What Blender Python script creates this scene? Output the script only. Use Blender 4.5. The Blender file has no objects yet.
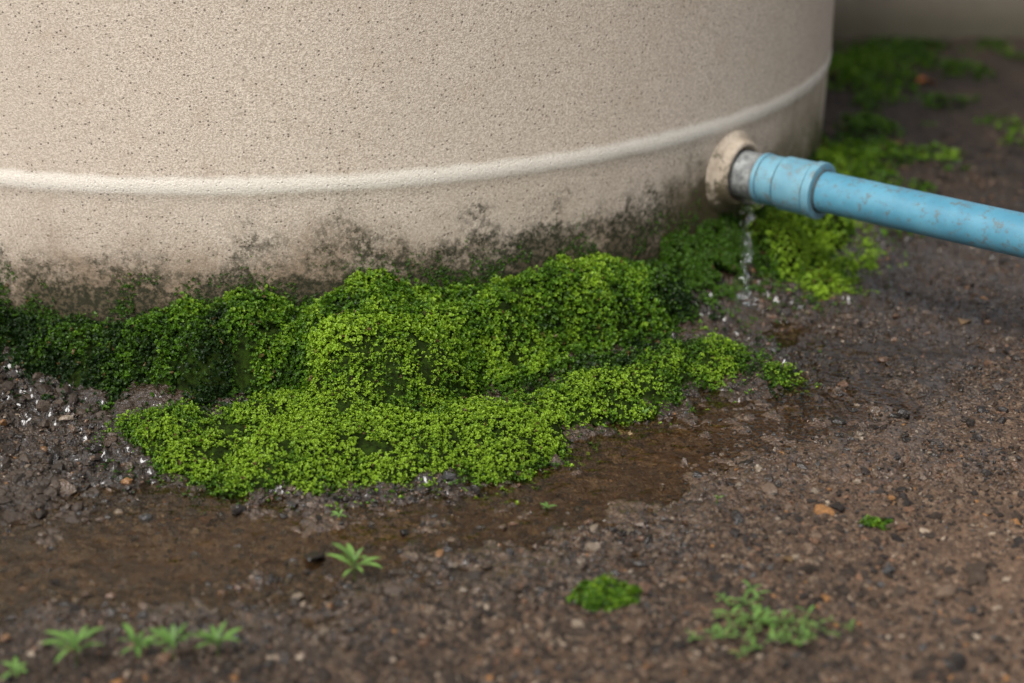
import bpy, bmesh, math, numpy as np
from mathutils import Vector, Matrix
rng = np.random.default_rng(7)
S = bpy.context.scene

# ---------------------------------------------------------------- noise
def _hash(ix, iy, seed):
    h = (ix.astype(np.int64)*374761393 + iy.astype(np.int64)*668265263 + seed*974711) & 0xFFFFFFFF
    h = ((h ^ (h >> 13))*1274126177) & 0xFFFFFFFF
    h = ((h ^ (h >> 16))*2246822519) & 0xFFFFFFFF
    return ((h ^ (h >> 15)) & 0xFFFFFF)/float(0xFFFFFF)
def vnoise(x, y, seed=0):
    ix = np.floor(x); iy = np.floor(y); fx = x-ix; fy = y-iy
    fx = fx*fx*fx*(fx*(fx*6-15)+10); fy = fy*fy*fy*(fy*(fy*6-15)+10)
    a = _hash(ix, iy, seed); b = _hash(ix+1, iy, seed); c = _hash(ix, iy+1, seed); d = _hash(ix+1, iy+1, seed)
    return (a*(1-fx)+b*fx)*(1-fy)+(c*(1-fx)+d*fx)*fy*1.0
def fbm(x, y, sc, octv=4, seed=0, gain=.5):
    t = 0; a = 1; n = 0
    for o in range(octv):
        c, s = math.cos(.6*o+.3), math.sin(.6*o+.3)
        t = t+a*(vnoise((x*c-y*s)*sc+17.3*o, (x*s+y*c)*sc-9.1*o, seed+o)*2-1); n += a; a *= gain; sc *= 2.03
    return t/n
def worley(x, y, sc, seed=0):
    x = x*sc; y = y*sc; ix = np.floor(x); iy = np.floor(y); best = np.full(np.shape(x), 9.0)
    for i in (-1, 0, 1):
        for j in (-1, 0, 1):
            cx = ix+i+_hash(ix+i, iy+j, seed); cy = iy+j+_hash(ix+i, iy+j, seed+55)
            best = np.minimum(best, (cx-x)**2+(cy-y)**2)
    return np.sqrt(best)
def sstep(a, b, v):
    t = np.clip((v-a)/(b-a), 0, 1); return t*t*(3-2*t)
def segdist(x, y, ax, ay, bx, by):
    vx, vy = bx-ax, by-ay
    t = np.clip(((x-ax)*vx+(y-ay)*vy)/(vx*vx+vy*vy), 0, 1)
    return np.hypot(x-ax-t*vx, y-ay-t*vy)
def polydist(x, y, pts):
    return np.min([segdist(x, y, *pts[i], *pts[i+1]) for i in range(len(pts)-1)], axis=0)
def polysd(x, y, pts):
    d = polydist(x, y, pts+[pts[0]]); ins = np.zeros(np.shape(x), bool)
    n = len(pts)
    for i in range(n):
        x1, y1 = pts[i]; x2, y2 = pts[(i+1) % n]
        if y1 == y2: continue
        c = ((y1 > y) != (y2 > y)) & (x < (x2-x1)*(y-y1)/(y2-y1)+x1)
        ins ^= c
    return np.where(ins, d, -d)

# ---------------------------------------------------------------- layout
TC = (-.304, 2.3325); TR = .728
F = Vector((.25, 1.8545, .103)); AX = Vector((.758, -.653, 0)).normalized()
WATER = -.0336
PUD = [(-.6, 1.165), (-.42, 1.195), (-.30, 1.225), (-.17, 1.245), (-.03, 1.27), (.05, 1.31), (.11, 1.395), (.20, 1.46), (.29, 1.51)]
PUD2 = [(.262, 1.765), (.31, 1.70), (.36, 1.66), (.50, 1.64)]
MOSS = [(-1.1, 2.2), (-.95, 1.78), (-.72, 1.62), (-.512, 1.555), (-.442, 1.525), (-.385, 1.475), (-.372, 1.40), (-.345, 1.364), (-.272, 1.338), (-.184, 1.322),
        (-.098, 1.334), (-.046, 1.354), (-.008, 1.338), (.042, 1.404), (.080, 1.460), (.129, 1.498), (.187, 1.545),
        (.275, 1.575), (.280, 1.63), (.225, 1.685), (.190, 1.74), (.205, 1.80), (.225, 1.835), (.1, 2.1)]
MOSS2 = [(.24, 1.90), (.285, 1.825), (.315, 1.785), (.36, 1.79), (.410, 1.845), (.450, 1.945), (.455, 2.06), (.46, 2.2), (.40, 2.35), (.2, 2.2)]
def tankd(x, y): return np.hypot(x-TC[0], y-TC[1])-TR
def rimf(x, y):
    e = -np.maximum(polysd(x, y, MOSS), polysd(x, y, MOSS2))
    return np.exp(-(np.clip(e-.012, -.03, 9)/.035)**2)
def ground(x, y, fine=True):
    d = tankd(x, y)
    z = -.03*sstep(-.05, .16, d)
    near = 1-sstep(5, 9, np.hypot(x, y-1.5))
    z = z+near*(.006*fbm(x, y, 6, 3, 11)+.0045*fbm(x, y, 26, 3, 12))
    z = z+.004*sstep(.05, .8, x)*near
    p = polydist(x, y, PUD)
    z = z-.0098*np.exp(-(p/.095)**2)+.0060*np.exp(-(p/.07)**2)*fbm(x, y, 34, 3, 5)
    p2 = polydist(x, y, PUD2); z = z-.007*np.exp(-(p2/.035)**2)
    if fine:
        lft = sstep(-.25, -.5, x)*sstep(1.3, 1.4, y)
        amp = 1+.8*rimf(x, y)+.6*lft-.5*np.exp(-(p/.07)**2)
        z = z+near*amp*(.0050*fbm(x, y, 70, 4, 13, .65)+.0034*np.clip(.5-worley(x, y, 100, 3), 0, 1)/.5*sstep(.2, .55, vnoise(x*30, y*30, 9)))
    return z
TOPX = [-1.0, -.6, -.5, -.4, -.33, -.25, -.21, -.185, -.15, -.10, -.05, .00, .04, .09, .14, .18, .22, .26, .35, .45]
TOPZ = [.010, .012, .013, .018, .026, .038, .024, .038, .050, .042, .034, .032, .044, .036, .024, .022, .012, .032, .036, .02]
WX = [-1, -.5, -.36, -.26, -.20, -.14, -.06, .0, .06, .15, .3]
WW = [.06, .07, .10, .12, .18, .25, .21, .12, .11, .09, .08]
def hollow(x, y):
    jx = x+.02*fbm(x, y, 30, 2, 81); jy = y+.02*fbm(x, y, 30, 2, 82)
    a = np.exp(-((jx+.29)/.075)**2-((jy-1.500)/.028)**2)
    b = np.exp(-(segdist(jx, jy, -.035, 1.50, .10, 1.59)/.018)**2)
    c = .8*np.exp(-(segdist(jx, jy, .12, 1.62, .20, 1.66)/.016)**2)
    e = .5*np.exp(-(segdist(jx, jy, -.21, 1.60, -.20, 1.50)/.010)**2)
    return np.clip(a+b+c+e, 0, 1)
def moss_parts(x, y):
    d = tankd(x, y)
    s1 = polysd(x, y, MOSS); s2 = polysd(x, y, MOSS2)
    sd = np.maximum(s1, s2)+.026*fbm(x, y, 20, 3, 31)+.016*fbm(x, y, 80, 3, 32)
    jx = x+.008*fbm(x, y, 50, 2, 37); jy = y+.008*fbm(x, y, 50, 2, 38)
    c1 = np.sqrt(np.clip(1-worley(jx, jy, 24, 41)**2, 0, 1)); c2 = np.sqrt(np.clip(1-worley(jx, jy, 62, 42)**2*1.1, 0, 1))
    prof = np.sqrt(np.clip(sd/.060, 0, 1))
    low = -.040+.029*prof*(.75+.40*fbm(x, y, 12, 2, 33))
    top = np.interp(x, TOPX, TOPZ)+.016*fbm(x, y, 20, 3, 34)
    w = np.interp(x, WX, WW)
    dd = d+.045*fbm(x, y, 15, 3, 35)
    up = -.036+(top+.036)*(1-sstep(.32, 1.0, dd/w)*.98)*np.clip(sd/.02, 0, 1)**.5
    g = hollow(x, y)
    z = np.maximum(low, up)-.020*g+(.022*(c1-.75)+.013*(c2-.75))*np.clip(sd/.03, 0, 1)
    return z, sd, c1, c2, g
def moss_surface(x, y): return moss_parts(x, y)[:2]
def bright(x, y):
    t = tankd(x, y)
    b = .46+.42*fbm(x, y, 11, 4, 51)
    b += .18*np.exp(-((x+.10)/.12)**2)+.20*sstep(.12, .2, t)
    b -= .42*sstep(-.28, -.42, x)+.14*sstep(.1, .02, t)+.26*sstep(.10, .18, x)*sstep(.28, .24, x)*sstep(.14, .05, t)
    b -= .20*np.exp(-((x+.29)/.06)**2)*sstep(.17, .10, t)  # shadowy left stretch of the upper tier, its shade put into the tone
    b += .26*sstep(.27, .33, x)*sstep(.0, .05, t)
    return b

# ---------------------------------------------------------------- mesh helper
def link(ob, parent=None):
    S.collection.objects.link(ob)
    if parent: ob.parent = parent
    return ob
def empty(name, loc=(0, 0, 0)):
    e = bpy.data.objects.new(name, None); e.empty_display_size = .05
    return link(e)
def npmesh(name, V, Fc, mat, cols=None, smooth=False, parent=None):
    me = bpy.data.meshes.new(name); V = np.asarray(V, np.float32); Fc = np.asarray(Fc, np.int32)
    n, k = Fc.shape
    me.vertices.add(len(V)); me.vertices.foreach_set('co', V.ravel())
    me.loops.add(n*k); me.loops.foreach_set('vertex_index', Fc.ravel())
    me.polygons.add(n); me.polygons.foreach_set('loop_start', np.arange(n, dtype=np.int32)*k)
    me.polygons.foreach_set('use_smooth', np.full(n, smooth))
    if cols is not None:
        a = me.attributes.new('tint', 'FLOAT_COLOR', 'POINT')
        c = np.ones((len(V), 4), np.float32); c[:, :cols.shape[1]] = cols; a.data.foreach_set('color', c.ravel())
    me.update(calc_edges=True); me.validate()
    if mat: me.materials.append(mat)
    return link(bpy.data.objects.new(name, me), parent)

# ---------------------------------------------------------------- material helper
class NT:
    def __init__(s, name):
        s.m = bpy.data.materials.new(name); s.m.use_nodes = True; s.t = s.m.node_tree; s.t.nodes.clear()
        s.out = s.n('ShaderNodeOutputMaterial')
    def n(s, ty, **kw):
        nd = s.t.nodes.new(ty)
        for k, v in kw.items(): setattr(nd, k, v)
        return nd
    def c(s, a, b): s.t.links.new(a, b)
    def set(s, sock, v):
        if hasattr(v, 'is_output'): s.c(v, sock)
        else:
            if isinstance(v, (tuple, list)) and len(v) == 3 and sock.type == 'RGBA': v = (*v, 1)
            sock.default_value = v
    def math(s, op, a, b=None, c=None, clamp=False):
        nd = s.n('ShaderNodeMath', operation=op, use_clamp=clamp); s.set(nd.inputs[0], a)
        if b is not None: s.set(nd.inputs[1], b)
        if c is not None: s.set(nd.inputs[2], c)
        return nd.outputs[0]
    def mix(s, f, a, b, blend='MIX'):
        nd = s.n('ShaderNodeMix', data_type='RGBA', blend_type=blend)
        s.set(nd.inputs[0], f); s.set(nd.inputs[6], a); s.set(nd.inputs[7], b); return nd.outputs[2]
    def mr(s, v, a, b, c=0., d=1., it='SMOOTHSTEP'):
        nd = s.n('ShaderNodeMapRange', interpolation_type=it)
        for i, q in enumerate((v, a, b, c, d)): s.set(nd.inputs[i], q)
        return nd.outputs[0]
    def noise(s, vec, sc, det=3, rough=.55):
        nd = s.n('ShaderNodeTexNoise'); s.c(vec, nd.inputs['Vector']); nd.inputs['Scale'].default_value = sc
        nd.inputs['Detail'].default_value = det; nd.inputs['Roughness'].default_value = rough; return nd.outputs['Fac']
    def voro(s, vec, sc, out='Distance'):
        nd = s.n('ShaderNodeTexVoronoi'); s.c(vec, nd.inputs['Vector']); nd.inputs['Scale'].default_value = sc; return nd.outputs[out]
    def bump(s, h, strength, dist, normal=None):
        nd = s.n('ShaderNodeBump'); nd.inputs['Strength'].default_value = strength; nd.inputs['Distance'].default_value = dist
        s.c(h, nd.inputs['Height'])
        if normal: s.c(normal, nd.inputs['Normal'])
        return nd.outputs[0]
    def bsdf(s, col, rough=.6, normal=None, **kw):
        b = s.n('ShaderNodeBsdfPrincipled'); s.set(b.inputs['Base Color'], col); s.set(b.inputs['Roughness'], rough)
        if normal: s.c(normal, b.inputs['Normal'])
        for k, v in kw.items(): s.set(b.inputs[k.replace('_', ' ')], v)
        return b
    def fin(s, b): s.c(b.outputs[0], s.out.inputs[0]); return s.m
    def obj(s): return s.n('ShaderNodeTexCoord').outputs['Object']
    def attr(s): return s.n('ShaderNodeAttribute', attribute_name='tint')

# ground
def mat_ground():
    t = NT('wet_soil'); o = t.obj(); a = t.attr()
    sep = t.n('ShaderNodeSeparateColor'); t.c(a.outputs['Color'], sep.inputs[0]); wet, dark, red = sep.outputs
    n1 = t.noise(o, 9, 5, .6); n2 = t.noise(o, 70, 5, .7); n3 = t.noise(o, 420, 4, .7); v = t.voro(o, 260, 'Color')
    vs = t.n('ShaderNodeSeparateColor'); t.c(v, vs.inputs[0])
    c = t.mix(t.mr(n2, .38, .62), (.022, .014, .009), (.145, .088, .052))
    c = t.mix(t.mr(n1, .4, .65, 0, .5), c, (.115, .064, .035))
    c = t.mix(t.mr(vs.outputs[0], .78, .88, 0, .65), c, (.26, .19, .13))
    c = t.mix(t.mr(vs.outputs[1], .72, .86, 0, .88), c, (.012, .009, .007))
    c = t.mix(t.mr(n3, .34, .62), t.mix(.7, c, (.011, .008, .006)), c)
    c = t.mix(t.math('MULTIPLY', dark, .8), c, (.016, .012, .010))
    c = t.mix(t.math('MULTIPLY', red, .40), c, (.22, .132, .082))
    w = t.math('ADD', wet, t.mr(n1, .3, .7, -.25, .25), clamp=True)
    c = t.mix(t.math('MULTIPLY', w, .6), c, t.mix(.5, c, (.014, .008, .003)))
    n4 = t.noise(o, 38, 4, .65)
    wn = t.math('ADD', w, t.math('MULTIPLY', t.math('SUBTRACT', n4, .5), 1.5))
    r = t.mr(wn, .25, .75, .78, .28)
    h = t.math('ADD', t.math('MULTIPLY', n2, .6), t.math('MULTIPLY', n3, .30))
    vd = t.voro(o, 300); h = t.math('SUBTRACT', h, t.math('MULTIPLY', vd, .5))
    nm = t.bump(h, 1.0, .0040)
    b = t.bsdf(c, r, nm, Specular_IOR_Level=.4)
    # film of standing water over the wettest soil
    t.set(b.inputs['Coat Weight'], t.mr(wn, .55, 1.0, 0, .85)); t.set(b.inputs['Coat Roughness'], .07); t.set(b.inputs['Coat IOR'], 1.5)
    t.c(t.bump(t.noise(o, 90, 2, .5), .5, .0035), b.inputs['Coat Normal'])
    return t.fin(b)
def mat_stone():
    t = NT('gravel_stone'); o = t.obj(); a = t.attr(); n = t.noise(o, 500, 3, .6)
    c = t.mix(t.mr(n, .3, .7, 0, .55), a.outputs['Color'], (.03, .021, .016))
    return t.fin(t.bsdf(c, t.mr(a.outputs['Alpha'], .2, .9, .8, .2), t.bump(n, .8, .0015), Specular_IOR_Level=t.mr(a.outputs['Alpha'], .2, .9, .3, .55)))
def mat_moss():
    t = NT('moss_leaf'); a = t.attr()
    b = t.bsdf(a.outputs['Color'], .45, Specular_IOR_Level=.3)
    tr = t.n('ShaderNodeBsdfTranslucent'); t.c(t.mix(1, a.outputs['Color'], (1.0, 1.1, .5), 'MULTIPLY'), tr.inputs[0])
    mx = t.n('ShaderNodeMixShader'); mx.inputs[0].default_value = .25
    t.c(b.outputs[0], mx.inputs[1]); t.c(tr.outputs[0], mx.inputs[2]); t.c(mx.outputs[0], t.out.inputs[0]); return t.m
def mat_mossbed():
    t = NT('moss_bed'); o = t.obj(); n = t.noise(o, 160, 5, .7)
    return t.fin(t.bsdf(t.mix(t.mr(n, .35, .7), (.008, .012, .003), (.024, .045, .005)), .9, t.bump(n, .9, .004), Specular_IOR_Level=.05))
def mat_tank():
    t = NT('tank_plastic'); o = t.obj(); sp = t.n('ShaderNodeSeparateXYZ'); t.c(o, sp.inputs[0]); X, Y, Z = sp.outputs
    big = t.noise(o, 3.5, 4, .6); mid = t.noise(o, 28, 5, .65); fine = t.noise(o, 480, 4, .7); grain = t.noise(o, 900, 2, .6)
    c = t.mix(t.mr(fine, .36, .64), (.39, .318, .250), (.69, .595, .490))
    c = t.mix(t.mr(big, .35, .7, 0, .35), c, (.46, .385, .31))
    c = t.mix(t.mr(mid, .5, .75, 0, .28), c, (.42, .32, .225))
    v = t.n('ShaderNodeTexVoronoi'); t.c(o, v.inputs['Vector']); v.inputs['Scale'].default_value = 250
    vc = t.n('ShaderNodeSeparateColor'); t.c(v.outputs['Color'], vc.inputs[0])
    pit = t.math('MULTIPLY', t.mr(v.outputs['Distance'], .36, .14), t.mr(t.math('ADD', vc.outputs[0], t.math('MULTIPLY', mid, .25)), .86, .96))
    c = t.mix(t.math('MULTIPLY', pit, .7), c, (.10, .075, .055))
    # worn pale hoops
    zz = t.math('ADD', Z, t.math('MULTIPLY', t.math('SUBTRACT', mid, .5), .009))
    hoop = None
    for zc in (.1625, .52, .88):
        m = t.mr(t.math('ABSOLUTE', t.math('SUBTRACT', zz, zc)), .0125, .0045)
        hoop = m if hoop is None else t.math('MAXIMUM', hoop, m)
    c = t.mix(t.math('MULTIPLY', hoop, t.mr(fine, .3, .55, .55, .95)), c, (.82, .755, .66))
    # splash-back dirt at the foot
    hz = t.math('ADD', Z, t.math('MULTIPLY', t.math('SUBTRACT', t.noise(o, 8, 5, .65), .5), -.24))
    foot = t.mr(hz, .14, .02)
    c = t.mix(t.math('MULTIPLY', foot, .76), c, (.18, .115, .062))
    sz = t.math('ADD', Z, t.math('MULTIPLY', t.math('SUBTRACT', t.noise(o, 17, 6, .75), .5), -.28))
    topz = t.mr(X, -.45, -.15, .004, .028)
    sz = t.math('SUBTRACT', sz, topz)
    c = t.mix(t.mr(sz, .070, .010, 0, .78), c, (.052, .040, .017))
    sp1 = t.math('MULTIPLY', t.mr(sz, .105, .02), t.mr(t.noise(o, 190, 4, .75), .42, .54))
    c = t.mix(t.math('MULTIPLY', sp1, .92), c, (.018, .020, .007))
    # seep stain around and below the outlet
    fx = t.math('SUBTRACT', X, F.x-.032); fz = t.math('SUBTRACT', Z, F.z-.042)
    q = t.math('SQRT', t.math('ADD', t.math('POWER', t.math('DIVIDE', fx, .064), 2), t.math('POWER', t.math('DIVIDE', fz, .072), 2)))
    front = t.mr(Y, 2.3, 2.2)
    q = t.math('ADD', q, t.math('MULTIPLY', t.math('SUBTRACT', t.noise(o, 38, 6, .75), .5), 2.0))
    st = t.math('MULTIPLY', t.mr(q, 1.25, .35), front)
    c = t.mix(t.math('MULTIPLY', st, .9), c, (.050, .038, .016))
    # green algae film on the right-hand lower side
    al = t.math('MULTIPLY', t.mr(X, .14, .38), t.mr(hz, .17, .04))
    c = t.mix(t.math('MULTIPLY', al, .65), c, (.09, .085, .030))
    h = t.math('ADD', t.math('MULTIPLY', fine, .8), t.math('MULTIPLY', grain, .5)); h = t.math('SUBTRACT', h, t.math('MULTIPLY', pit, .6))
    nm = t.bump(h, .6, .0020)
    return t.fin(t.bsdf(c, .68, nm, Specular_IOR_Level=.35))
def mat_simple(name, c1, c2, sc, rough=.5, bs=.3, bd=.001, dirt=None, dsc=60, thr=(.54, .68), **kw):
    t = NT(name); o = t.obj(); n = t.noise(o, sc, 5, .65)
    c = t.mix(t.mr(n, .35, .68), c1, c2)
    if dirt: 
        dn = t.noise(o, dsc, 6, .75); c = t.mix(t.mr(dn, thr[0], thr[1], 0, .8), c, dirt)
    return t.fin(t.bsdf(c, rough, t.bump(t.noise(o, sc*6, 3), bs, bd), **kw))
def mat_flange():
    t = NT('outlet_plastic'); o = t.obj(); n = t.noise(o, 45, 5, .65); sp = t.n('ShaderNodeSeparateXYZ'); t.c(o, sp.inputs[0])
    c = t.mix(t.mr(n, .35, .68), (.28, .225, .165), (.46, .385, .30))
    dn = t.math('ADD', t.noise(o, 55, 6, .75), t.mr(sp.outputs[2], .135, .070, -.01, .26, 'LINEAR'))
    c = t.mix(t.mr(dn, .55, .68, 0, .9), c, (.06, .048, .022))
    return t.fin(t.bsdf(c, .65, t.bump(t.noise(o, 300, 3), .6, .0015)))
def mat_water():
    t = NT('puddle_water'); o = t.obj()
    n = t.noise(o, 60, 2, .5); n2 = t.noise(o, 16, 2, .5)
    nm = t.bump(t.math('ADD', n2, t.math('MULTIPLY', n, .45)), .5, .012)
    tr = t.n('ShaderNodeBsdfTransparent'); tr.inputs[0].default_value = (.84, .73, .55, 1)
    gl = t.n('ShaderNodeBsdfGlossy'); gl.inputs['Roughness'].default_value = .03; t.c(nm, gl.inputs['Normal'])
    fr = t.n('ShaderNodeFresnel'); fr.inputs[0].default_value = 1.42; t.c(nm, fr.inputs['Normal'])
    mx = t.n('ShaderNodeMixShader'); t.c(fr.outputs[0], mx.inputs[0]); t.c(tr.outputs[0], mx.inputs[1]); t.c(gl.outputs[0], mx.inputs[2])
    t.c(mx.outputs[0], t.out.inputs[0]); return t.m
def mat_drop():
    t = NT('falling_water'); return t.fin(t.bsdf((.95, .97, 1), .03, IOR=1.33, Transmission_Weight=1.0))
def mat_wall():
    t = NT('concrete'); o = t.obj(); sp = t.n('ShaderNodeSeparateXYZ'); t.c(o, sp.inputs[0])
    n = t.noise(o, 8, 6, .65); c = t.mix(t.mr(n, .35, .7), (.17, .14, .11), (.28, .235, .185))
    zz = t.math('ADD', sp.outputs[2], t.math('MULTIPLY', n, -.08))
    c = t.mix(t.mr(zz, .05, -.06, 0, .75), c, (.06, .055, .028))
    return t.fin(t.bsdf(c, .85, t.bump(t.noise(o, 90, 4), .5, .004)))
M = dict(ground=mat_ground(), stone=mat_stone(), moss=mat_moss(), bed=mat_mossbed(), tank=mat_tank(), water=mat_water(), drop=mat_drop(), wall=mat_wall(), flange=mat_flange())
M['steel'] = mat_simple('galvanised_steel', (.16, .165, .165), (.36, .37, .36), 120, .5, .4, .0008, (.10, .085, .06), 90, Metallic=.35)
M['blue'] = mat_simple('blue_pvc', (.105, .255, .340), (.150, .325, .405), 30, .42, .2, .0005, (.15, .165, .15), 75, (.50, .64))
M['blue2'] = mat_simple('blue_pvc_pipe', (.066, .218, .310), (.094, .272, .370), 22, .38, .2, .0005, (.10, .13, .13), 110, (.52, .64))
M['seam'] = mat_simple('dark_seam', (.030, .045, .050), (.05, .07, .075), 80, .7)  # dark rings between the coupling parts
M['leaf'] = mat_moss(); M['leaf'].name = 'weed_leaf'

# ---------------------------------------------------------------- ground sheet
def axis(lo, hi, step, far):
    a = list(np.arange(lo, hi+step/2, step)); s = step; v = a[-1]; up = []
    while v < far: s *= 1.13; v += s; up.append(v)
    s = step; v = a[0]; dn = []
    while v > -far: s *= 1.13; v -= s; dn.append(v)
    return np.array(dn[::-1]+a+up)
gx = axis(-.58, .85, .0024, 60); gy = axis(.95, 2.05, .0024, 60)
X, Y = np.meshgrid(gx, gy); xf, yf = X.ravel(), Y.ravel()
zf = ground(xf, yf)
nx, ny = len(gx), len(gy); i = np.arange(nx*ny).reshape(ny, nx)
Fq = np.stack([i[:-1, :-1], i[:-1, 1:], i[1:, 1:], i[1:, :-1]], -1).reshape(-1, 4)
def wetf(x, y):
    p = polydist(x, y, PUD); e = -np.maximum(polysd(x, y, MOSS), polysd(x, y, MOSS2))
    q = segdist(x, y, .27, 1.75, .8, 1.9)
    w = 1.2*np.exp(-(p/.15)**2)+1.1*np.exp(-(np.clip(e, 0, 9)/.08)**2)+1.1*np.exp(-(q/.24)**2)+.6*fbm(x, y, 7, 3, 61)
    return np.clip(w+.06, 0, 1)
wet = wetf(xf, yf)
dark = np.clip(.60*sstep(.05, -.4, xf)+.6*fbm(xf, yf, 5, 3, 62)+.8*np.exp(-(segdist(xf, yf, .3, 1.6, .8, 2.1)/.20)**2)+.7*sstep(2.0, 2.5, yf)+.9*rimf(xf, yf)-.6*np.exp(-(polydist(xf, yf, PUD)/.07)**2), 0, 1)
red = np.clip(sstep(0, .35, xf)*sstep(1.7, 1.3, yf)*.7+.5*fbm(xf, yf, 8, 3, 63)+.4*np.exp(-(polydist(xf, yf, PUD)/.06)**2), 0, 1)
gcol = np.stack([wet, dark, red], 1)
npmesh('ground', np.stack([xf, yf, zf], 1), Fq, M['ground'], gcol, True)

# puddle sheets
def sheet(name, x0, x1, y0, y1, step, z, mat):
    a = np.arange(x0, x1, step); b = np.arange(y0, y1, step); A, B = np.meshgrid(a, b); A = A.ravel(); B = B.ravel()
    i = np.arange(len(a)*len(b)).reshape(len(b), len(a))
    q = np.stack([i[:-1, :-1], i[:-1, 1:], i[1:, 1:], i[1:, :-1]], -1).reshape(-1, 4)
    p = np.minimum(polydist(A, B, PUD), polydist(A, B, PUD2)); keep = p < .14
    q = q[keep[q].all(1)]
    used = np.unique(q); mp = np.full(len(A), -1); mp[used] = np.arange(len(used))
    return npmesh(name, np.stack([A[used], B[used], np.full(len(used), z)], 1), mp[q], mat, None, True)
sheet('puddle', -.7, .62, 1.0, 1.95, .01, WATER, M['water'])

# ---------------------------------------------------------------- gravel
def ico(sub):
    bm = bmesh.new(); bmesh.ops.create_icosphere(bm, subdivisions=sub, radius=1)
    v = np.array([w.co[:] for w in bm.verts]); f = np.array([[w.index for w in q.verts] for q in bm.faces]); bm.free(); return v, f
def stones(name, P, R, C, sub, parent=None, smooth=False, flat=.65):
    bv, bf = ico(sub); N = len(P); nv = len(bv)
    var = []
    for k in range(24):
        w = bv*(1+rng.uniform(-.22, .22, (nv, 1)))
        for _ in range(4):
            d = rng.normal(size=3); d /= np.linalg.norm(d); t = w@d; cut = rng.uniform(.35, .75); w = w-np.outer(np.clip(t-cut, 0, 9), d)
        var.append(w)
    var = np.array(var); V = var[rng.integers(0, 24, N)]
    sc = np.stack([rng.uniform(.75, 1.3, N), rng.uniform(.75, 1.3, N), rng.uniform(.5, 1., N)*flat/.65], 1); V = V*sc[:, None, :]
    a = rng.uniform(0, 6.28, N); c, s = np.cos(a)[:, None], np.sin(a)[:, None]
    V = np.stack([V[..., 0]*c-V[..., 1]*s, V[..., 0]*s+V[..., 1]*c, V[..., 2]+.3*V[..., 0]*rng.uniform(-1, 1, (N, 1))], -1)
    V = V*R[:, None, None]+P[:, None, :]
    Fc = (bf[None]+(np.arange(N)*nv)[:, None, None]).reshape(-1, 3)
    return npmesh(name, V.reshape(-1, 3), Fc, M['stone'], np.repeat(C, nv, 0), smooth, parent)
PAL = np.array([(.018, .014, .012), (.040, .028, .020), (.110, .070, .045), (.175, .118, .080), (.33, .255, .185), (.34, .16, .055), (.075, .075, .075), (.19, .103, .060)])
PW = np.array([.25, .22, .20, .14, .055, .012, .05, .09]); PW /= PW.sum()
def scatter(n, rmin, rmax, pw, y0=.93, y1=2.5, avoid=.45):
    y = y0+(y1-y0)*rng.random(n)**1.25; x = (rng.random(n)*2-1)*(.36*y+.06)
    m = (tankd(x, y) > .0)
    z_m, sd = moss_surface(x, y); m &= sd < .004
    cl = fbm(x, y, 14, 3, 71); m &= rng.random(n) < .55+.9*cl
    wp = polydist(x, y, PUD); m &= ~((wp < .05) & (rng.random(n) < avoid))
    x, y = x[m], y[m]; r = rmin*(rmax/rmin)**(rng.random(len(x))**pw)
    z = ground(x, y)+r*.05
    C = PAL[rng.choice(len(PAL), len(x), p=PW)]*rng.uniform(.7, 1.25, (len(x), 1))
    w = wetf(x, y)[:, None]; C = np.hstack([C*(1-.35*w), w])
    return np.stack([x, y, z], 1), r, C
gp = empty('gravel')
P, R, C = scatter(100000, .0009, .0026, 1.0); stones('grit', P, R, C, 1, gp)
P, R, C = scatter(12000, .0020, .0060, 1.8); stones('pebbles', P, R, C, 2, gp, False)
P, R, C = scatter(420, .005, .011, 2.); stones('larger_stones', P, R*.9, C, 2, gp)
n = 5000; x = rng.uniform(-.6, .5, n); y = rng.uniform(1.25, 2.1, n); zz, sd = moss_surface(x, y)
m = (sd > -.03) & (sd < .004) & (tankd(x, y) > 0) & (rng.random(n) < .7); x, y = x[m], y[m]; r = .0012*(3.2**rng.random(len(x))**1.8)
P = np.stack([x, y, ground(x, y)-r*.1], 1); C = np.array([[.016, .015, .013, .8]])*np.hstack([rng.uniform(.6, 1.8, (len(x), 1))*np.ones((1, 3)), np.ones((len(x), 1))])
stones('mud_clods', P, r, C, 2, gp, False)
# crumbly dark soil lumps at the left and in the foreground
n = 2600; x = np.concatenate([rng.uniform(-.62, -.36, n//2), rng.uniform(-.45, .6, n//2)]); y = np.concatenate([rng.uniform(1.25, 1.56, n//2), rng.uniform(.98, 1.2, n//2)])
m = (moss_surface(x, y)[1] < 0) & (polydist(x, y, PUD) > .05) & (rng.random(n) < .6*sstep(.25, .7, vnoise(x*12, y*12, 17))+.1); x, y = x[m], y[m]; r = .003*(3.0**rng.random(len(x))**2)
C = np.array([[.032, .022, .015]])*rng.uniform(.5, 2.2, (len(x), 1)); C = np.hstack([C, wetf(x, y)[:, None]*.5])
stones('soil_crumbs', np.stack([x, y, ground(x, y)-r*.15], 1), r, C, 2, gp, False)

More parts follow.
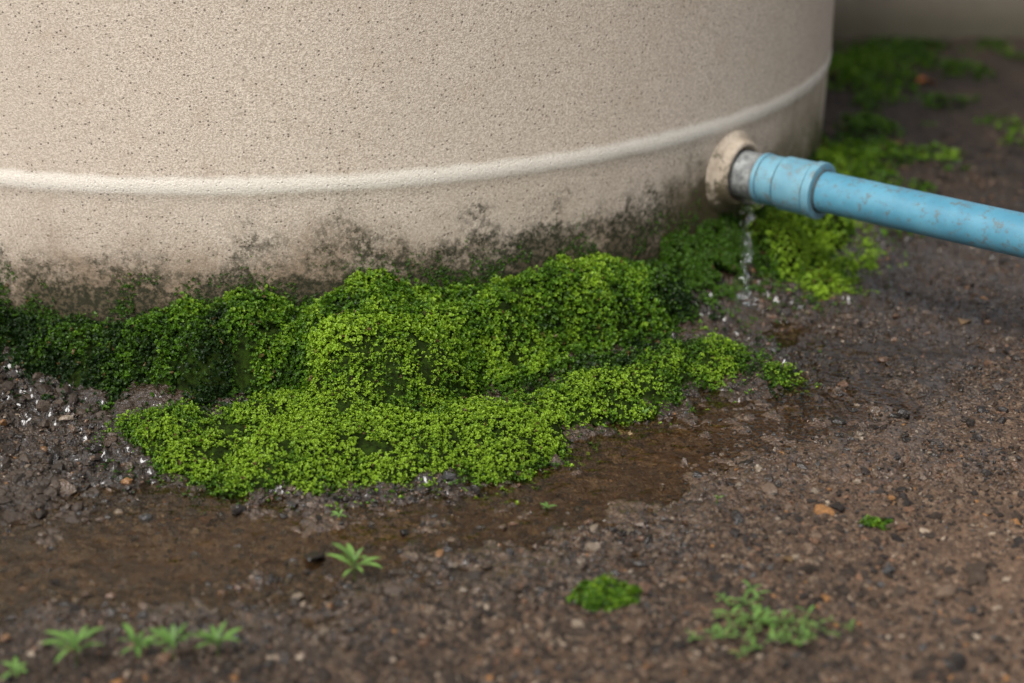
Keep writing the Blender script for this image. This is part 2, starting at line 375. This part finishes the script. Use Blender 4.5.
# ---------------------------------------------------------------- moss
def rosettes(name, P, N, L, tone, parent, K=7, elev=(.15, 1.1), wid=.30):
    n = len(P); N = N/np.linalg.norm(N, axis=1, keepdims=True)
    ref = rng.normal(size=(n, 3)); T = np.cross(N, ref); T /= np.linalg.norm(T, axis=1, keepdims=True); B = np.cross(N, T)
    ph = (np.arange(K)*2*np.pi/K)[None]+rng.uniform(-.5, .5, (n, K)); e = rng.uniform(elev[0], elev[1], (n, K)); l = L[:, None]*rng.uniform(.65, 1.15, (n, K))
    d = np.cos(e)[..., None]*(np.cos(ph)[..., None]*T[:, None]+np.sin(ph)[..., None]*B[:, None])+np.sin(e)[..., None]*N[:, None]
    sd = np.cross(d, N[:, None]); sd /= np.linalg.norm(sd, axis=2, keepdims=True)+1e-9
    base = P[:, None]+d*0; l3 = l[..., None]
    left = base+d*l3*.55+sd*l3*wid+N[:, None]*l3*.10; right = base+d*l3*.55-sd*l3*wid+N[:, None]*l3*.10
    tip = base+d*l3-N[:, None]*l3*.12
    V = np.stack([base, left, tip, right], 2).reshape(-1, 3)
    Fq = np.arange(n*K*4).reshape(-1, 4)
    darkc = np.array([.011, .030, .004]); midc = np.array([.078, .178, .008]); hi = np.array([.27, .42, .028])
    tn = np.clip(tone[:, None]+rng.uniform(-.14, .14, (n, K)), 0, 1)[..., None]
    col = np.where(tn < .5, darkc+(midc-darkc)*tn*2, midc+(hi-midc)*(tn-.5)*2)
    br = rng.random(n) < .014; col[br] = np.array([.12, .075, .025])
    cc = np.stack([col*.38, col, col*1.2, col], 2).reshape(-1, 3)  # depth shade put into leaf colour: dark bases, lighter tips
    return npmesh(name, V, Fq, M['moss'], cc, False, parent)
mp_ = empty('moss')
# bed
a = np.arange(-.9, .50, .004); b = np.arange(1.30, 2.40, .004); A, Bq = np.meshgrid(a, b); A = A.ravel(); Bq = Bq.ravel()
zz, sd = moss_surface(A, Bq); ok = (sd > -.002) & (tankd(A, Bq) > -.015)
i = np.arange(len(a)*len(b)).reshape(len(b), len(a)); q = np.stack([i[:-1, :-1], i[:-1, 1:], i[1:, 1:], i[1:, :-1]], -1).reshape(-1, 4); q = q[ok[q].all(1)]
used = np.unique(q); mpx = np.full(len(A), -1); mpx[used] = np.arange(len(used))
npmesh('moss_bed', np.stack([A[used], Bq[used], zz[used]-.003], 1), mpx[q], M['bed'], None, True, mp_)
# shoots
def sample_moss(n):
    x = rng.uniform(-.85, .50, n); y = rng.uniform(1.28, 2.40, n)
    m = (tankd(x, y) > 0) & (tankd(x, y) < .36); x, y = x[m], y[m]
    z, sd = moss_surface(x, y); m = (sd > .0) | ((sd > -.026) & (rng.random(len(x)) < .22) & (vnoise(x*140, y*140, 77) > .56)); x, y, z, sd = x[m], y[m], z[m], sd[m]
    z = np.where(sd > 0, z, ground(x, y)+.002)
    e = .002; zx = (moss_surface(x+e, y)[0]-moss_surface(x-e, y)[0])/(2*e); zy = (moss_surface(x, y+e)[0]-moss_surface(x, y-e)[0])/(2*e)
    ar = np.sqrt(1+np.clip(zx*zx+zy*zy, 0, 9)); m = (rng.random(len(x)) < ar/2.5) & ((x > -.6) | (rng.random(len(x)) < .3))
    m &= rng.random(len(x)) < .65+1.5*(fbm(x, y, 50, 2, 88)+.25)
    x, y, z, sd, zx, zy = (v[m] for v in (x, y, z, sd, zx, zy))
    N = np.stack([-zx, -zy, np.ones(len(x))], 1); N /= np.linalg.norm(N, axis=1, keepdims=True)
    return x, y, z, sd, N
x, y, z, sd, N = sample_moss(850000)
print('moss shoots', len(x))
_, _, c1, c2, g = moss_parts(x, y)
tone = bright(x, y)+1.3*(c1-.80)+.9*(c2-.80)-.7*g+.13*rng.normal(size=len(x))-.42*sstep(.020, -.004, sd)+.14*fbm(x, y, 60, 2, 19)  # shade painted into leaf tone: hollows and gaps darker, cushion tops lighter
dep = rng.random(len(x)); tone -= .30*(dep < .28)  # deep-set shoots painted darker, standing for depth shade
Nr = N*.7+np.array([0, 0, .45])+.50*rng.normal(size=N.shape)
P = np.stack([x, y, z], 1)+N*((-.003+.0095*dep**1.3)*np.clip(sd/.01, .1, 1))[:, None]
L = rng.uniform(.0015, .0031, len(x))*(1+.45*(tankd(x, y) < .12))
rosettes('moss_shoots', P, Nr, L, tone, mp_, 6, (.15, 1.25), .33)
# moss specks creeping up the tank wall
n = 52000; th = rng.uniform(math.radians(-160), math.radians(10), n)
wx = TC[0]+(TR-.003)*np.cos(th); wy = TC[1]+(TR-.003)*np.sin(th); tp = np.interp(wx, TOPX, TOPZ)
cl = fbm(th*TR, th*0, 14, 3, 91)
hgt = rng.exponential(.016, n)*(1+1.7*cl)*(1+.8*sstep(.10, .18, wx)); zt = tp-.012+hgt
m = (rng.random(n) < .6) & (vnoise(th*TR*60, zt*60, 92) > .42) & (zt < .13) & (wx > -.75)
th, wx, wy, zt = th[m], wx[m], wy[m], zt[m]
nn = np.stack([np.cos(th), np.sin(th), np.full(len(th), .3)], 1)+.3*rng.normal(size=(len(th), 3))
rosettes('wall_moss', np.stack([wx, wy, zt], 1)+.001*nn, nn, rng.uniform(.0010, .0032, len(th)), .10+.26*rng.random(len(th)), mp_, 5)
# dark straggly moss at the foot of the tank beneath the outlet
n = 26000; th = rng.uniform(math.radians(-50), math.radians(-31), n); dq = rng.exponential(.018, n); zt = .055*rng.random(n)*np.exp(-dq/.022)
x = TC[0]+(TR-.004+dq)*np.cos(th); y = TC[1]+(TR-.004+dq)*np.sin(th); m = (vnoise(x*70, (y+zt)*70, 94) > .32) & (np.hypot(x-.262, y-1.765) > .02); x, y, zt, th = x[m], y[m], zt[m], th[m]
zz0 = ground(x, y); N = np.stack([np.cos(th), np.sin(th), np.full(len(th), .8)], 1)+.4*rng.normal(size=(len(th), 3))
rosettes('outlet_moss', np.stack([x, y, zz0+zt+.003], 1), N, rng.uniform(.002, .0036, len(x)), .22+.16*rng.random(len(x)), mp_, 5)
# scattered thin moss towards the back
n = 70000; y = rng.uniform(2.0, 3.13, n); x = rng.uniform(.38, 1.25, n)
f = fbm(x, y, 9, 4, 95)+.42*np.exp(-((x-(.47+.17*(y-2.1)))/.07)**2)+.26*np.exp(-((y-2.93)/.14)**2)
m = (f > .34) & (tankd(x, y) > .0) & (rng.random(n) < .08+.75*(f-.34)); x, y, f = x[m], y[m], f[m]
P = np.stack([x, y, ground(x, y)+np.clip((f-.4)*.04, 0, .012)+.001], 1)
N = np.array([0, 0, 1])+.45*rng.normal(size=P.shape)
rosettes('back_moss', P, N, rng.uniform(.004, .009, len(x)), .38+.3*fbm(x, y, 9, 2, 3)+.16*rng.normal(size=len(x)), mp_, 6)
# little separate tufts
def tuft(cx, cy, r, hgt, n, tn, nm):
    a = rng.uniform(0, 6.28, n); rr = r*np.sqrt(rng.random(n)); x = cx+rr*np.cos(a)*1.25; y = cy+rr*np.sin(a)*.85
    k = rr/r+.5*fbm(x, y, 60, 2, 7); m = k < 1; x, y, k = x[m], y[m], k[m]
    P = np.stack([x, y, ground(x, y)+hgt*np.sqrt(1-np.clip(k, 0, 1)**2)*rng.uniform(.3, 1, len(x))*(.6+.8*vnoise(x*110, y*110, 3))], 1)
    N = np.stack([(x-cx)/r, (y-cy)/r, np.ones(len(x))], 1)+.4*rng.normal(size=P.shape)
    rosettes(nm, P, N, rng.uniform(.0018, .0036, len(x)), tn+.18*rng.normal(size=len(x))+.5*(vnoise(x*110, y*110, 3)-.5), None, 6)
tuft(.068, 1.143, .025, .011, 1000, .50, 'moss_tuft'); tuft(.304, 1.262, .011, .008, 240, .28, 'moss_tuft')

# ---------------------------------------------------------------- weeds
def weed(name, cx, cy, nleaf, L, up=(.25, .9), tone=.5, w=.13, stems=0, spread=0):
    Vs = []; Fs = []; Cs = []; z0 = float(ground(np.array([cx]), np.array([cy]))[0]); base = np.array([cx, cy, z0])
    def leaf(p, az, el, l, wd, c):
        d = np.array([math.cos(az)*math.cos(el), math.sin(az)*math.cos(el), math.sin(el)]); s = np.array([-math.sin(az), math.cos(az), 0]); u = np.cross(d, s); u = u if u[2] > 0 else -u
        pr = [(0, .12), (.18, .55), (.4, 1), (.62, .95), (.82, .6), (1, .02)]; st = len(Vs)
        for t, ww in pr:
            mid = p+d*l*t-np.array([0, 0, 1])*l*.35*t*t
            for sg in (-1, 0, 1): Vs.append(mid+s*sg*ww*wd*l+u*abs(sg)*ww*wd*l*.35); Cs.append(c*(.8+.3*t)*(1.12 if sg == 0 else 1))
        for k in range(5):
            for j in range(2): q = st+k*3+j; Fs.append((q, q+1, q+4, q+3))
    def stem(p, q, r):
        st = len(Vs); c = np.array([.10, .13, .03])
        for pp in (p, q):
            for k in range(4): a = k*math.pi/2; Vs.append(pp+np.array([math.cos(a)*r, math.sin(a)*r, 0])); Cs.append(c)
        for k in range(4): Fs.append((st+k, st+(k+1) % 4, st+4+(k+1) % 4, st+4+k))
    def col(): 
        return (np.array([.08, .17, .035])*(1-tone)+np.array([.18, .31, .075])*tone)*rng.uniform(.75, 1.25)
    def crown(p, n, l):
        a0 = rng.uniform(0, 6.28)
        for k in range(n): leaf(p+np.array([0, 0, l*.02*k]), a0+k*2.4+rng.uniform(-.3, .3), rng.uniform(*up), l*rng.uniform(.6, 1.1), w*rng.uniform(.8, 1.2), col())
    top = base+np.array([0, 0, L*.35]); stem(base-np.array([0, 0, .003]), top, .0007); crown(top, nleaf, L)
    for s in range(stems):
        az = rng.uniform(0, 6.28); ln = spread*rng.uniform(.5, 1); p = base+np.array([0, 0, .002])
        for k in range(4):
            az += rng.uniform(-.4, .4); q = p+np.array([math.cos(az)*1.15, math.sin(az)*.85, 0])*ln/4; q[2] = float(ground(q[:1], q[1:2])[0])+.005+.004*rng.random()
            stem(p, q, .0006); p = q; crown(p, 3 if k < 3 else 5, L*rng.uniform(.5, .9))
    npmesh(name, np.array(Vs), np.array(Fs), M['leaf'], np.array(Cs), True)
weed('weed_seedling', -.124, 1.178, 12, .031, (.3, 1.1), tone=.7, w=.085)
weed('weed_seedling', -.313, 1.052, 13, .030, (.3, 1.1), tone=.4, w=.085)
weed('weed_seedling', -.272, 1.062, 11, .023, (.3, 1.1), tone=.35, w=.09)
weed('weed_seedling', -.243, 1.052, 12, .026, (.5, 1.2), tone=.3, w=.085)
weed('weed_seedling', -.213, 1.062, 11, .025, (.5, 1.2), tone=.4, w=.085)
weed('weed_seedling', -.352, 1.035, 6, .015, tone=.4)
weed('weed_seedling', -.145, 1.275, 5, .011, tone=.5)
weed('weed_seedling', .03, 1.30, 5, .010, tone=.5)
weed('weed_seedling', .125, 1.485, 5, .013, (.6, 1.2), tone=.6)
weed('weed_seedling', .175, 1.30, 4, .010, (.7, 1.2), tone=.6)
weed('weed_seedling', -.512, 1.50, 9, .028, (.3, 1.1), tone=.6, w=.2)
weed('creeping_weed', .188, 1.10, 6, .017, tone=.45, w=.10, stems=12, spread=.058)

def dead_leaf(cx, cy, l, az, c):
    Vs = []; Cs = []; Fs = []; z = float(ground(np.array([cx]), np.array([cy]))[0])+.004
    for k, (t, w) in enumerate([(0, .05), (.25, .3), (.5, .38), (.75, .26), (1, .02)]):
        for s in (-1, 0, 1):
            a = t-.5; b = s*w; Vs.append((cx+l*(a*math.cos(az)-b*math.sin(az)), cy+l*(a*math.sin(az)+b*math.cos(az)), z+l*(.15*abs(s)*w+.1*math.sin(t*5)))); Cs.append(c)
    for k in range(4):
        for j in range(2): q = k*3+j; Fs.append((q, q+1, q+4, q+3))
    npmesh('dead_leaf', np.array(Vs), np.array(Fs), M['leaf'], np.array(Cs), True)
dead_leaf(.70, 2.83, .04, .4, (.35, .12, .04)); dead_leaf(.57, 2.45, .025, 1.4, (.22, .12, .05)); dead_leaf(.49, 1.72, .022, 1.0, (.20, .13, .07)); dead_leaf(.22, 1.20, .012, 2.0, (.16, .10, .05))

# ---------------------------------------------------------------- lathe
def lathe(name, prof, mat, mtx=Matrix(), seg=64, parent=None, arc=None):
    V = []; Fc = []
    for r, z in prof:
        for k in range(seg): a = 2*math.pi*k/seg; V.append(mtx@Vector((r*math.cos(a), r*math.sin(a), z)))
    for j in range(len(prof)-1):
        for k in range(seg): Fc.append((j*seg+k, j*seg+(k+1) % seg, (j+1)*seg+(k+1) % seg, (j+1)*seg+k))
    ob = npmesh(name, np.array([v[:] for v in V]), np.array(Fc), mat, None, True, parent); return ob
tank = empty('water_tank')
pr = [(.0, -.05), (.68, -.05), (.705, -.04), (.716, -.02), (.721, .0), (.7255, .04), (.7275, .09), (.7285, .140), (.7290, .148), (.7300, .153), (.7312, .157), (.7318, .1625), (.7317, .167), (.7314, .172), (.7312, .178), (.7308, .20)]
for zc in (.52, .88):
    pr += [(.731, zc-.015), (.7314, zc-.01), (.7325, zc-.005), (.733, zc), (.7325, zc+.005), (.7314, zc+.01), (.731, zc+.015)]
pr += [(.731, 1.15), (.727, 1.20), (.71, 1.24), (.67, 1.27), (.55, 1.33), (.40, 1.375), (.24, 1.40), (.235, 1.41), (.235, 1.44)]
lathe('tank_body', pr, M['tank'], Matrix.Translation((TC[0], TC[1], 0)), 360, tank)
lathe('tank_lid', [(.25, 1.425), (.255, 1.44), (.255, 1.465), (.24, 1.475), (.1, 1.485), (.0, 1.487)], M['flange'], Matrix.Translation((TC[0], TC[1], 0)), 64, tank)
FM = Matrix.Translation(F)@AX.to_track_quat('Z', 'Y').to_matrix().to_4x4()
lathe('outlet_boss', [(.052, -.02), (.0460, .0), (.0405, .002), (.0385, .006), (.0380, .009), (.0362, .0130), (.0335, .0145), (.0315, .0138), (.0300, .011), (.0285, .006), (.02, .006)], M['flange'], FM, 96, tank)

pipe = empty('water_pipe')
th = [(.015, .002), (.0262, .002), (.0262, .010)]
for k in range(10): th += [(.0252, .0112+k*.0026), (.0266, .0125+k*.0026)]
th += [(.0270, .039), (.0272, .044), (.02, .044)]
lathe('threaded_nipple', th, M['steel'], FM, 64, pipe)
def ring(name, t0, t1, r, rin, mat):
    b = .0008
    lathe(name, [(rin, t0), (r-b, t0), (r-b*.3, t0+b*.3), (r, t0+b), (r, t0+b*1.6), (r, t1-b*1.6), (r, t1-b), (r-b*.3, t1-b*.3), (r-b, t1), (rin, t1)], mat, FM, 72, pipe)
ring('collar_lip', .0390, .0440, .0286, .0225, M['blue'])
ring('pipe_collar', .0448, .0655, .0276, .0225, M['blue'])
ring('coupling_seam', .0650, .0690, .0262, .0200, M['seam'])
ring('pipe_coupling', .0680, .1040, .0298, .0225, M['blue'])
ring('coupling_groove', .1035, .1065, .0284, .0200, M['seam'])
ring('coupling_lip', .1055, .1150, .0314, .0225, M['blue'])
ring('pipe_joint_seam', .1145, .1175, .0238, .0200, M['seam'])
path = [F+AX*t for t in (.10, .3, .5, .7, .9, 1.1, 1.25)]
c0 = F+AX*1.25
for k in range(1, 9):
    a = k*math.pi/16; path.append(c0+AX*.06*math.sin(a)-Vector((0, 0, 1))*.06*(1-math.cos(a)))
path.append(path[-1]-Vector((0, 0, .16)))
V = []; Fc = []; seg = 48; side = AX.cross(Vector((0, 0, 1))).normalized()
for j, p in enumerate(path):
    tdir = (path[min(j+1, len(path)-1)]-path[max(j-1, 0)]).normalized(); u = side.cross(tdir).normalized()
    for k in range(seg): a = 2*math.pi*k/seg; V.append((p+(side*math.cos(a)+u*math.sin(a))*.0222)[:])
for j in range(len(path)-1):
    for k in range(seg): Fc.append((j*seg+k, j*seg+(k+1) % seg, (j+1)*seg+(k+1) % seg, (j+1)*seg+k))
npmesh('pipe_run', np.array(V), np.array(Fc), M['blue2'], None, True, pipe)

# ---------------------------------------------------------------- leaking water
lk = empty('leaking_water')
V = []; Fc = []; seg = 12; n = 110
for j in range(n):
    t = j/(n-1); zz = .078-.112*t; cx = .264-.006*t+.0020*math.sin(t*17)+.001*math.sin(t*41); cy = 1.818-.055*t*t+.0012*math.cos(t*15)
    r = .0013+.0022*abs(math.sin(t*19+.5))**1.5+.0009*math.sin(t*47)+(.006*max(0, 1-t*14)); r = max(r, .0007)
    for k in range(seg):
        a = 2*math.pi*k/seg+t*9; rr = r*(1+.3*math.sin(3*a+t*60)); V.append((cx+rr*math.cos(a)*1.5, cy+rr*math.sin(a)*.7, zz))
for j in range(n-1):
    for k in range(seg): Fc.append((j*seg+k, j*seg+(k+1) % seg, (j+1)*seg+(k+1) % seg, (j+1)*seg+k))
npmesh('water_stream', np.array(V), np.array(Fc), M['drop'], None, True, lk)
bv, bf = ico(3); V = []; Fc = []
def drop(p, r, st=1.):
    Fc.extend((bf+len(V)).tolist()); V.extend((bv*np.array([r, r, r*st])+np.array(p)).tolist())
for k in range(44):
    t = rng.random(); drop((.264-.006*t+rng.normal()*.0045, 1.818-.055*t*t+rng.normal()*.003, .07-.10*t), rng.uniform(.0006, .0020), rng.uniform(1, 2.2))
for k in range(170):
    a = rng.uniform(0, 6.28); q = abs(rng.normal())*.020; drop((.260+q*math.cos(a), 1.763+q*math.sin(a), -.033+abs(rng.normal())*.012*math.exp(-q*30)), rng.uniform(.0007, .0030))
for k in range(8): drop((F.x+.012+k*.003, F.y-.010-k*.0026-.0, F.z-.0285-.001*rng.random()), .0018, 1.1)
npmesh('water_drops', np.array(V), np.array(Fc), M['drop'], None, True, lk)
# ---------------------------------------------------------------- background wall
bm = bmesh.new(); bmesh.ops.create_cube(bm, size=1)
for v in bm.verts: v.co = Vector((v.co.x*7+2.4, v.co.y*.2+3.28, v.co.z*.6+.14))
bmesh.ops.bevel(bm, geom=bm.edges[:], offset=.012, segments=2, affect='EDGES')
me = bpy.data.meshes.new('concrete_wall'); bm.to_mesh(me); bm.free(); me.materials.append(M['wall']); link(bpy.data.objects.new('concrete_wall', me))

# ---------------------------------------------------------------- light, world, camera
sv = Vector((-.42, -.66, 1.0)).normalized()
L = bpy.data.lights.new('sun', 'SUN'); L.energy = 3.6; L.angle = math.radians(28); L.color = (1, .98, .94)
lo = link(bpy.data.objects.new('sun', L)); lo.rotation_euler = (-sv).to_track_quat('-Z', 'Y').to_euler(); lo.location = (-2, -2, 4)
w = bpy.data.worlds.new('World'); S.world = w; w.use_nodes = True; nt = w.node_tree; nt.nodes.clear()
sk = nt.nodes.new('ShaderNodeTexSky'); sk.sky_type = 'NISHITA'; sk.sun_disc = False; sk.sun_elevation = math.asin(sv.z); sk.sun_rotation = math.atan2(sv.x, sv.y); sk.dust_density = 3; sk.air_density = 1
hs = nt.nodes.new('ShaderNodeHueSaturation'); hs.inputs['Saturation'].default_value = .25
bg = nt.nodes.new('ShaderNodeBackground'); bg.inputs[1].default_value = .15; ou = nt.nodes.new('ShaderNodeOutputWorld')
nt.links.new(sk.outputs[0], hs.inputs['Color']); nt.links.new(hs.outputs[0], bg.inputs[0]); nt.links.new(bg.outputs[0], ou.inputs[0])
cam = bpy.data.cameras.new('camera'); cam.lens = 60; cam.sensor_width = 36; cam.clip_end = 300; cam.clip_start = .05
cam.dof.use_dof = True; cam.dof.focus_distance = 1.60; cam.dof.aperture_fstop = 3.0
co = link(bpy.data.objects.new('camera', cam)); co.location = (0, 0, .646); co.rotation_euler = (math.radians(90-22), 0, 0); S.camera = co
S.view_settings.view_transform = 'Standard'; S.view_settings.look = 'None'; S.view_settings.exposure = 0
